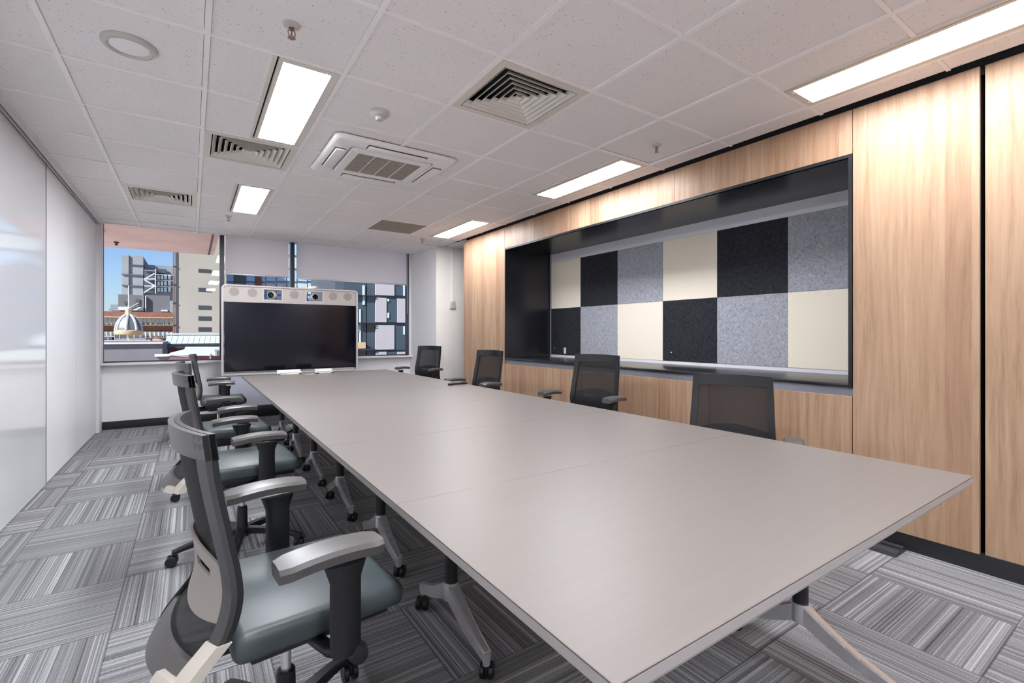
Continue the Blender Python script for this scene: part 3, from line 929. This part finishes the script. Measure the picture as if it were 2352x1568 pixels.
# ------------------------------------------------------------------ chairs
PR = [(.975, -.205), (.93, -.200), (.85, -.190), (.72, -.167), (.62, -.151), (.56, -.154), (.50, -.172), (.46, -.206), (.43, -.230), (.405, -.242)]
def px_(z):
    for (za, xa), (zb, xb) in zip(PR, PR[1:]):
        if z >= zb - 1e-9:
            i = PR.index((za, xa)); f = (za - z) / (za - zb)
            xm = PR[max(i - 1, 0)][1]; xn = PR[min(i + 2, len(PR) - 1)][1]
            return .5 * ((2 * xa) + (-xm + xb) * f + (2 * xm - 5 * xa + 4 * xb - xn) * f * f + (-xm + 3 * xa - 3 * xb + xn) * f ** 3)
    return PR[-1][1]
def hw(z):      # half width of the back frame
    if z > .6: return .232 - (z - .6) * .045
    return .232 - (.6 - z) * .10
def bowf(z):
    return .045 if z > .5 else .045 + (.5 - z) * .14
def bp_(y, z, dx=0.):
    h = hw(z)
    return (px_(z) - bowf(z) * (1 - min(1, (y / h) ** 2)) + dx, y, z)
def sheet(c, ylo, yhi, zlo, zhi, ny, nz, t, dx=0.):
    """ylo/yhi functions of z; zlo/zhi functions of s in [-1..1]"""
    G = []
    for i in range(ny + 1):
        f = i / ny; row = []
        for j in range(nz + 1):
            q = j / nz
            s_ = -1 + 2 * f
            z = zlo(s_) + (zhi(s_) - zlo(s_)) * q
            y = ylo(z) + (yhi(z) - ylo(z)) * f
            row.append(bp_(y, z, dx))
        G.append(row)
    c.slab(G, (-t, 0, 0))
def make_chair(label):
    t = thing('office_chair', label, 'chair', (0, 0, 0), 0, 'black mesh back office chairs')
    # seat cushion
    c = MB(); c.box(-.17, .262, -.23, .23, .425, .500, .026, 4)
    for v in c.b.verts:
        if v.co.z > .46:
            v.co.z += .008 * (1 - (v.co.y / .235) ** 2) - .012 * max(0, (v.co.x - .12) / .14) ** 2
    c.build('seat', 'seat_vinyl', t)
    MB().box(-.13, .22, -.2, .2, .405, .426, .008).build('seat_pan', 'black_plastic', t)
    # back frame
    for s in (-1, 1):
        c = MB()
        yl_ = (lambda z: hw(z) - .036) if s > 0 else (lambda z: -hw(z))
        yh_ = (lambda z: hw(z)) if s > 0 else (lambda z: -hw(z) + .036)
        sheet(c, yl_, yh_, lambda q: .408, lambda q: .975, 2, 26, .012, .0)
        c.mi = 1
        sheet(c, yl_, yh_, lambda q: .41, lambda q: .973, 2, 26, .012, -.0125)
        c.build('side_rail', ['black_plastic', 'frame_plastic'], t)
    c = MB(); sheet(c, lambda z: -hw(z), lambda z: hw(z), lambda q: .915, lambda q: .975 + .004 * (1 - q * q), 20, 3, .013, .002)
    c.mi = 1
    sheet(c, lambda z: -hw(z), lambda z: hw(z), lambda q: .916, lambda q: .974 + .004 * (1 - q * q), 20, 3, .013, -.0115)
    c.build('top_rail', ['black_plastic', 'grey_plastic'], t)
    c = MB(); sheet(c, lambda z: -hw(z), lambda z: hw(z), lambda q: .406, lambda q: .456, 20, 4, .024, .004)
    c.build('lower_rail', 'grey_plastic', t)
    c = MB(); sheet(c, lambda z: -hw(z) + .03, lambda z: hw(z) - .03, lambda q: .44, lambda q: .92, 16, 22, .002, -.006)
    c.build('mesh', 'mesh_fabric', t)
    c = MB()
    # lumbar support: two arched bands with a slot between
    sheet(c, lambda z: -hw(z) + .03, lambda z: hw(z) - .03, lambda q: .625 + .02 * (1 - q * q), lambda q: .655 + .035 * (1 - q * q), 16, 2, .006, -.014)
    sheet(c, lambda z: -hw(z) + .03, lambda z: hw(z) - .03, lambda q: .53 - .02 * (1 - q * q), lambda q: .612 + .008 * (1 - q * q), 16, 4, .006, -.014)
    for y in (-.16, 0, .16):
        sheet(c, lambda z, y=y: y - .03, lambda z, y=y: y + .03, lambda q: .60, lambda q: .645, 2, 2, .006, -.0145)
    c.build('lumbar_support', 'lumbar_plastic', t)
    for s in (-1,):
        c = MB()
        ya = (lambda z: hw(z) - .040) if s > 0 else (lambda z: -hw(z) - .003)
        yb = (lambda z: hw(z) + .003) if s > 0 else (lambda z: -hw(z) + .040)
        sheet(c, ya, yb, lambda q: .404, lambda q: .495, 2, 6, .032, .004)
        ya2 = (lambda z: hw(z) - .10) if s > 0 else (lambda z: -hw(z) + .03)
        yb2 = (lambda z: hw(z) - .03) if s > 0 else (lambda z: -hw(z) + .10)
        sheet(c, ya2, yb2, lambda q: .404, lambda q: .43, 3, 2, .042, .006)
        c.build('corner_bracket', 'bracket', t)
    # support arm from mechanism to lower rail
    c = MB(); c.tube([(-.06, 0, .375), (-.2, 0, .37), (-.26, 0, .39), (-.295, 0, .42)], [.03, .026, .024, .02], 12); c.build('back_support', 'black_plastic', t)
    # arms
    for s in (-1, 1):
        y = s * .315
        c = MB()
        c.tube([(.055, y, .415), (.055, y, .44), (.055, y, .60), (.055, y, .642)], [.018, .022, .022, .030], 16)
        for v in c.b.verts:
            v.co.x = .055 + (v.co.x - .055) * 1.75
            v.co.y = y + (v.co.y - y) * .8
        c.tube([(.05, y, .43), (.04, y - s * .06, .402), (.02, y - s * .16, .40)], .018, 10)
        po = c.build('arm_post', 'black_plastic', t)
        MB().lathe([(0, -.022), (.022, -.02), (.026, 0), (.02, .02), (0, .022)], n=18, M=Matrix.Translation((.085, y, .408)) @ Matrix.Rotation(PI / 2, 4, 'X')).build('adjustment_knob', 'black_plastic', po)
        # pad: lofted, slightly arched, clipped corners
        c = MB(); secs = []
        for k in range(11):
            f = k / 10; x = -.103 + .243 * f
            wd = .048 * (1 - .22 * max(0, (abs(f - .5) * 2 - .82) / .18) ** 1.5)
            ztp = .693 - .010 * (2 * f - 1) ** 2 + .004 * f; th = .034
            secs.append([(x, y - wd, ztp - .012), (x, y - wd + .008, ztp - .002), (x, y, ztp), (x, y + wd - .008, ztp - .002), (x, y + wd, ztp - .012), (x, y + wd - .006, ztp - th), (x, y - wd + .006, ztp - th)])
        V = loft(c, secs); c.b.faces.new(V[0]); c.b.faces.new(V[-1][::-1])
        c.build('arm_pad', 'grey_plastic', t)
    # mechanism, gas lift, base
    MB().box(-.10, .14, -.07, .07, .345, .405, .012).build('tilt_mechanism', 'black_plastic', t)
    MB().cyl((.04, .07, .375), (.06, .25, .375), .006, 8).build('tilt_lever', 'black_plastic', t)
    MB().cyl((0, 0, .22), (0, 0, .35), .014, 18).build('gas_lift', 'chrome', t)
    MB().tube([(0, 0, .075), (0, 0, .10), (0, 0, .235), (0, 0, .24)], [.034, .028, .025, .02], 20).build('lift_sleeve', 'black_plastic', t)
    for k in range(5):
        a = 2 * PI * k / 5 + .62
        M = Matrix.Rotation(a, 4, 'Z')
        c = MB(); secs = []
        for q in range(8):
            f = q / 7; r_ = .02 + f * .30; zt_ = .125 - .045 * f * f; hh = .034 - .014 * f; wd = .026 - .009 * f
            secs.append([M @ Vector(p) for p in ((r_, -wd, zt_ - hh), (r_, -wd, zt_ - .006), (r_, -wd + .006, zt_), (r_, wd - .006, zt_), (r_, wd, zt_ - .006), (r_, wd, zt_ - hh))])
        V = loft(c, secs); c.b.faces.new(V[0]); c.b.faces.new(V[-1][::-1])
        lg = c.build('base_leg', 'black_plastic', t)
        p = M @ Vector((.305, 0, 0)); c = MB(); castor(c, p.x, p.y, .082, a + .9 + k, .027); c.build('castor', 'black_plastic', lg)
    return t
CH = [  # x, y, facing deg, body lift, arm lift, label
    (.225, 1.51, 6, .0, .0, 'nearest black mesh back office chair at the lower left of the table'),
    (.235, 3.07, 6, .022, -.022, 'second office chair from the camera on the left side of the table'),
    (.225, 4.23, 5, .02, -.02, 'third office chair from the camera on the left side of the table'),
    (.25, 6.32, 0, .0, .0, 'farthest office chair on the left side, beside the display screen'),
    (2.45, 1.52, 206, -.02, -.02, 'nearest office chair on the oak wall side, its back seen above the tabletop'),
    (2.62, 2.90, 193, .05, -.02, 'second office chair from the camera on the oak wall side'),
    (2.44, 4.38, 187, .05, -.02, 'third office chair on the oak wall side, just left of the niche edge'),
    (2.73, 6.50, 205, .05, -.02, 'farthest office chair on the oak wall side, in the corner by the white pillar'),
]
C0 = make_chair(CH[0][5])
roots = [C0]
for k in range(1, len(CH)):
    x, y, a, dz, az, lb = CH[k]
    r_ = dup(C0, (x, y, 0), math.radians(a), lb); roots.append(r_)
C0.location = (CH[0][0], CH[0][1], 0); C0.rotation_euler.z = math.radians(CH[0][2])
for r_, (x, y, a, dz, az, lb) in zip(roots, CH):
    for ch in r_.children:
        k = ch.name.split('.')[0]
        if k in ('base_leg', 'lift_sleeve'): continue
        ch.location.z = dz + (az if k in ('arm_pad', 'arm_post') else 0)
        if k in ('side_rail', 'top_rail', 'lower_rail', 'mesh', 'lumbar_support', 'corner_bracket') and r_ in (roots[1], roots[2]): ch.location.x = -.045

# ------------------------------------------------------------------ outside, through the window
def pb(c, u0, u1, v0, v1, Y, depth=1., ground=False):
    """box whose near face covers the given outline at distance Y"""
    a = onY(u0, v0, Y); b_ = onY(u1, v1, Y)
    c.box(a[0], b_[0], Y, Y + depth, -15. if ground else b_[2], a[2])
def ob(name, m, parent, *boxes, Y=20, d=1.):
    c = MB()
    for q in boxes: pb(c, *q[:4], q[4] if len(q) > 4 else Y, q[5] if len(q) > 5 else d, name in ('wall', 'core', 'wing', 'screen'))
    return c.build(name, m, parent)
# overhang of this building
t = thing('balcony_soffit', 'pink concrete overhang outside above the left window', 'overhang', (0, 0, 0))
zs_ = 2.87
MB().box(-3.5, .39, YW + .15, 11.95, zs_, zs_ + .3).build('slab', 'soffit_pink', t)
MB().box(.285, .315, YW + .2, 11.9, zs_ - .01, zs_).build('drip_strip', 'soffit_strip', t)
MB().box(-1.20, -1.16, YW + .2, 10.2, zs_ - .03, zs_).build('rail', 'white_rail', t)
c = MB(); c.lathe([(0, -.07), (.025, -.06), (.015, -.03), (.04, -.02), (.04, 0)], n=16); c.build('soffit_lamp', 'soffit_strip', t, (-1.12, 11.2, zs_))
struct(MB().box(-80, 120, 8.2, 260, -16, -15), 'floor_street', 'street')
struct(MB().box(-9, 14, 8.2, 14, -.8, -.6), 'floor_bounce_deck', 'street')  # unseen pale deck, added to bounce sunlight up to soffit, blinds and ceiling

t = thing('concrete_tower', 'tall beige concrete wall with small slot windows outside', 'building')
ob('wall', 'concrete_beige', t, (405, 520, 480, 1010), Y=24, d=8)
for v in (617, 660.5, 701, 726, 751):
    w_ = ob('window', 'slot_glass', t, (455.5, 485, v, v + 9.5), Y=23.98, d=.03)
ob('drainpipe', 'pipe_brown', t, (397, 400.5, 560, 1010), (401.5, 404.8, 560, 1010), Y=23.95, d=.05)
ob('pipe_clamp', 'slot_glass', t, (397, 405, 610, 613), (397, 405, 652, 655), (397, 405, 694, 697), (397, 405, 745, 748), Y=23.93, d=.03)

t = thing('brick_office_block', 'red brick office block with pale window bands behind the dome', 'building')
Yb = 46
ob('wall', 'brick', t, (150, 397, 712.5, 1000), Y=Yb, d=10)
for (v0_, v1_) in ((728, 746), (761, 776)):
    wb = ob('window_band', 'pale_glass', t, (150, 396, v0_, v1_), Y=Yb - .15, d=.3)
    ob('mullion', 'cream_stone', wb, *[(u, u + 1.2, v0_, v1_) for u in range(155, 396, 10)], Y=Yb - .25, d=.2)
    ob('spandrel', 'slot_glass', wb, *[(u, u + 6, v1_ - 5, v1_ - 1) for u in (326, 336, 350, 362, 372, 384)], Y=Yb - .22, d=.2)
ob('ledge', 'cream_stone', t, (150, 397, 727, 729), (150, 397, 746, 747.2), Y=Yb - .5, d=.5)

t = thing('grey_highrise', 'grey concrete high-rise with stair core against the sky', 'building')
Yt = 78
ob('core', 'concrete_grey', t, (279, 296, 585.5, 760), (295.5, 329, 586.5, 760), Y=Yt, d=12)
ob('joint', 'render_grey', t, (295, 296.2, 586, 675), (296, 329, 607, 608.5), (279, 329, 630, 630.6), (279, 329, 655, 655.6), Y=Yt - .2, d=.2)
ob('wing', 'concrete_grey', t, (331, 420, 607, 760), Y=Yt + 1, d=10)
ob('dark_bay', 'dark_panel', t, (331, 356, 622, 672), Y=Yt - .1, d=1.)
ob('upper_glazing', 'teal_glass', t, (360, 383, 617, 628), Y=Yt - .1, d=1.)
ob('balcony', 'pale_glass', t, *[(u, u + 6, v, v + 9) for u in (361, 369, 377, 386) for v in (632, 646, 660)], Y=Yt - .1, d=1.)
ob('balcony_rail', 'white_rail', t, (358, 397, 630, 631.2), (358, 397, 643, 644.4), (358, 397, 657, 658.4), (356, 358, 617, 674), (331, 357, 619.5, 621.8), Y=Yt - .5, d=.3)
c = MB()
for (ua, va, ub, vb) in ((331, 642, 355, 628), (331, 642, 355, 656), (331, 672, 355, 657), (331, 641, 356, 641), (331, 657, 356, 657)):
    c.tube([onY(ua, va, Yt - .4), onY(ub, vb, Yt - .4)], .09, 6)
c.build('brace', 'white_rail', t)
t = thing('rooftop_plant_room', 'dark grey rendered plant room with a door below the high-rise', 'building')
Yp = 60
ob('wall', 'render_grey', t, (271.5, 331, 675.5, 720), (333, 390, 677, 730), Y=Yp, d=8)
ob('door', 'dark_panel', t, (311, 320.5, 686.5, 702), Y=Yp - .1, d=.3)
ob('window', 'dark_panel', t, (285, 292, 692, 698.5), Y=Yp - .1, d=.3)
ob('parapet', 'white_rail', t, (271.5, 328, 704, 713), (333.5, 335.5, 680, 714), (370, 385, 711, 715), Y=Yp - .3, d=.3)
ob('roof_unit', 'concrete_grey', t, (254, 271, 699, 708), (250, 272, 708, 713), (390, 397, 690, 730), Y=Yp, d=3)
c = MB(); c.tube([onY(297, 709, Yp - .6), onY(318, 697, Yp - .6)], .12, 6); c.tube([onY(297, 712, Yp - .6), onY(318, 702, Yp - .6)], .12, 6); c.build('stair_rail', 'dark_panel', t)

# dome
Yd = 34
cx_, _, zb_ = onY(295.5, 758, Yd); zt_ = onY(295.5, 722, Yd)[2]; rad = (onY(327, 760, Yd)[0] - onY(264, 760, Yd)[0]) / 2
t = thing('dome_tower', 'ribbed grey dome with cream cornice and flagpole', 'dome', (cx_, Yd, zb_))
hd = zt_ - zb_
prof = [(rad, 0), (rad * .97, hd * .15), (rad * .90, hd * .35), (rad * .76, hd * .58), (rad * .55, hd * .8), (rad * .28, hd * .97), (rad * .24, hd)]
c = MB(); c.lathe(prof, n=8, M=Matrix.Rotation(PI / 8 + .3, 4, 'Z'), smooth=False); c.build('dome_shell', 'zinc', t)
for k in range(8):
    a = 2 * PI * k / 8 + PI / 8 + .3
    MB().tube([(r_ * math.cos(a), r_ * math.sin(a), z) for r_, z in prof], .06, 6).build('rib', 'zinc_rib', t)
MB().lathe([(rad * 1.0, 0), (rad * 1.08, -.02), (rad * 1.08, -.12), (rad * .98, -.3), (rad * .9, -.34)], n=32).build('cornice', 'cream_stone', t)
MB().lathe([(rad * .88, -.3), (rad * .88, -3.)], n=32).build('drum', 'cream_stone', t)
MB().lathe([(rad * .27, hd), (rad * .27, hd + .22), (rad * .3, hd + .24), (rad * .3, hd + .3), (0, hd + .3)], n=8).build('lantern', 'cream_stone', t)
MB().tube([(0, 0, hd + .25), (0, 0, hd + 1.6)], [.035, .02], 8).build('flagpole', 'white_rail', t)

t = thing('rail_framework', 'white scaffold-like rails on the flat roof below the dome', 'railing')
ob('screen', 'dark_panel', t, (200, 262, 771, 790), (258, 291, 768, 790), (296, 335, 772, 790), (335, 346, 778, 790), Y=28, d=.2)
ob('rail', 'white_rail', t, (200, 262, 772, 773.3), (200, 345, 781, 782), (200, 280, 784.5, 785.5), (262, 335, 778, 779), *[(u, u + 1, 769, 790) for u in (247, 262, 274, 291, 307, 321, 334)], Y=27.8, d=.1)
t = thing('grey_parapet_roof', 'flat grey parapet wall filling the bottom of the left window', 'building')
ob('wall', 'roof_grey', t, (120, 373, 789, 1010), Y=17, d=5)
ob('coping', 'white_rail', t, (120, 374, 787.5, 789), Y=16.9, d=.3)
ob('lower_canopy', 'roof_grey', t, (357, 392, 816, 840), Y=15, d=.8)
ob('canopy_edge', 'white_rail', t, (355, 394, 814, 818), Y=14.9, d=.3)
t = thing('long_white_roof', 'long pale ribbed metal roof behind the sill', 'roof')
ob('ridge', 'roof_white', t, (381, 600, 765, 769), Y=22, d=.4)
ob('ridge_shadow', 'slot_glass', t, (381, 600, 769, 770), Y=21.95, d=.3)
c = MB(); a = onY(384, 771, 21.9); b_ = onY(600, 789, 20.5); a2 = onY(378, 789, 20.5)
for q in range(18):
    f0, f1 = q / 18, (q + .93) / 18
    x0_, x1_ = a[0] + (onY(600, 771, 21.9)[0] - a[0]) * f0, a[0] + (onY(600, 771, 21.9)[0] - a[0]) * f1
    y0_, y1_ = a2[0] + (b_[0] - a2[0]) * f0, a2[0] + (b_[0] - a2[0]) * f1
    c.slab([[(x0_, 21.9, a[2]), (y0_, 20.5, a2[2])], [(x1_, 21.9, a[2]), (y1_, 20.5, a2[2])]], (0, 0, -.08), False)
c.build('metal_sheet', 'pale_glass', t)
ob('gutter', 'roof_white', t, (378, 600, 790.5, 796), Y=20.4, d=.5)
ob('gutter_line', 'slot_glass', t, (378, 600, 789.3, 790.5), (378, 600, 796, 797.5), Y=20.3, d=.2)
ob('wall', 'red_wall', t, (384, 600, 797, 1010), Y=20.8, d=3)
t = thing('hipped_white_roof', 'white hipped roof over a red wall close below the window', 'roof')
c = MB(); Yq = 14.5
P = [onY(u, v, Yq) for u, v in ((384, 816), (424, 806), (424, 800), (600, 800), (600, 816), (505, 817))]
c.prism([(p[0], p[2]) for p in P], Yq, Yq + 2, 'y'); c.build('roof_sheet', 'roof_white', t)
ob('wall', 'red_wall', t, (392, 600, 817, 1010), Y=Yq + .1, d=2)
ob('vent_pipe', 'concrete_grey', t, (493, 500, 803, 806), (494.5, 498.5, 806, 817), (482, 484.5, 813, 826), Y=Yq - .2, d=.2)
c = MB(); P = [onY(u, v, 13.2) for u, v in ((383, 830), (393, 818.5), (440, 823), (460, 832))]
c.prism([(p[0], p[2]) for p in P], 13.2, 14.2, 'y'); c.build('tiled_roof', 'pink_roof', t)
t = thing('pink_gable', 'small pink gable behind the parapet roof', 'roof')
c = MB(); P = [onY(u, v, 26) for u, v in ((350, 800), (350, 778), (365, 779), (378, 787), (378, 800))]
P[0] = (P[0][0], 26, -15); P[-1] = (P[-1][0], 26, -15)
c.prism([(p[0], p[2]) for p in P], 26, 28, 'y'); c.build('gable_wall', 'pink_roof', t)

# street opposite, behind the blinds and the screen
t = thing('glass_office_facade', 'pale blue glazed office front seen in the gap above the screen', 'building')
Yf = 27
ob('wall', 'panel_outer', t, (512, 770, 380, 1010), Y=Yf, d=6)
for r_ in range(12):
    v0_ = 470 + r_ * 30
    ob('glazing_band', 'blue_glass' if r_ % 2 else 'pale_glass', t, *[(u, u + 21, v0_, v0_ + 26) for u in range(516, 750, 24)], Y=Yf - .1, d=.2)
ob('dark_window', 'dark_panel', t, (539, 566, 629, 650), Y=Yf - .25, d=.2)
ob('brick_pier', 'brick', t, (588, 601, 560, 700), Y=Yf - .25, d=.2)
t = thing('panelled_apartment_block', 'apartment block of white panels and dark glass right of the screen', 'building')
Yg = 21
ob('wall', 'dark_panel', t, (770, 1150, 380, 1010), Y=Yg, d=5)
ob('curtain_glass', 'teal_glass', t, (790, 841, 380, 1000), (843, 861, 380, 1000), Y=Yg - .1, d=.2)
ob('transom', 'dark_frame', t, (780, 862, 676, 678.5), (780, 862, 739.5, 742), (780, 862, 746, 747.5), (780, 862, 802, 804), Y=Yg - .3, d=.2)
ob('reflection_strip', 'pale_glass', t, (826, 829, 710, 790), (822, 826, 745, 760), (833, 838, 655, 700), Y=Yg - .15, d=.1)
for k, (u0_, u1_, v0_, v1_) in enumerate(((863, 906, 500, 610), (863, 888, 560, 610), (863, 906, 622, 679), (863, 888, 683, 740), (913, 960, 685, 741), (863, 906, 746, 802), (863, 888, 808, 862), (913, 960, 808, 862), (913, 960, 560, 612))):
    ob('wall_panel', 'panel_outer', t, (u0_, u1_, v0_, v1_), Y=Yg - .2, d=.25)
for (u0_, u1_, v0_, v1_) in ((889, 912, 686, 740), (907, 931, 656, 679), (907, 931, 748, 803), (889, 912, 808, 862)):
    ob('balcony_glass', 'teal_glass', t, (u0_, u1_, v0_, v1_), Y=Yg - .15, d=.2)
ob('curtain', 'pale_glass', t, (927, 930, 655, 679), (890, 894, 686, 692), (890, 894, 718, 730), (927, 930, 749, 768), Y=Yg - .2, d=.1)
ob('lower_storey', 'cream_stone', t, (818, 840, 786, 800), Y=Yg - .3, d=.2)

bpy.context.view_layer.update()
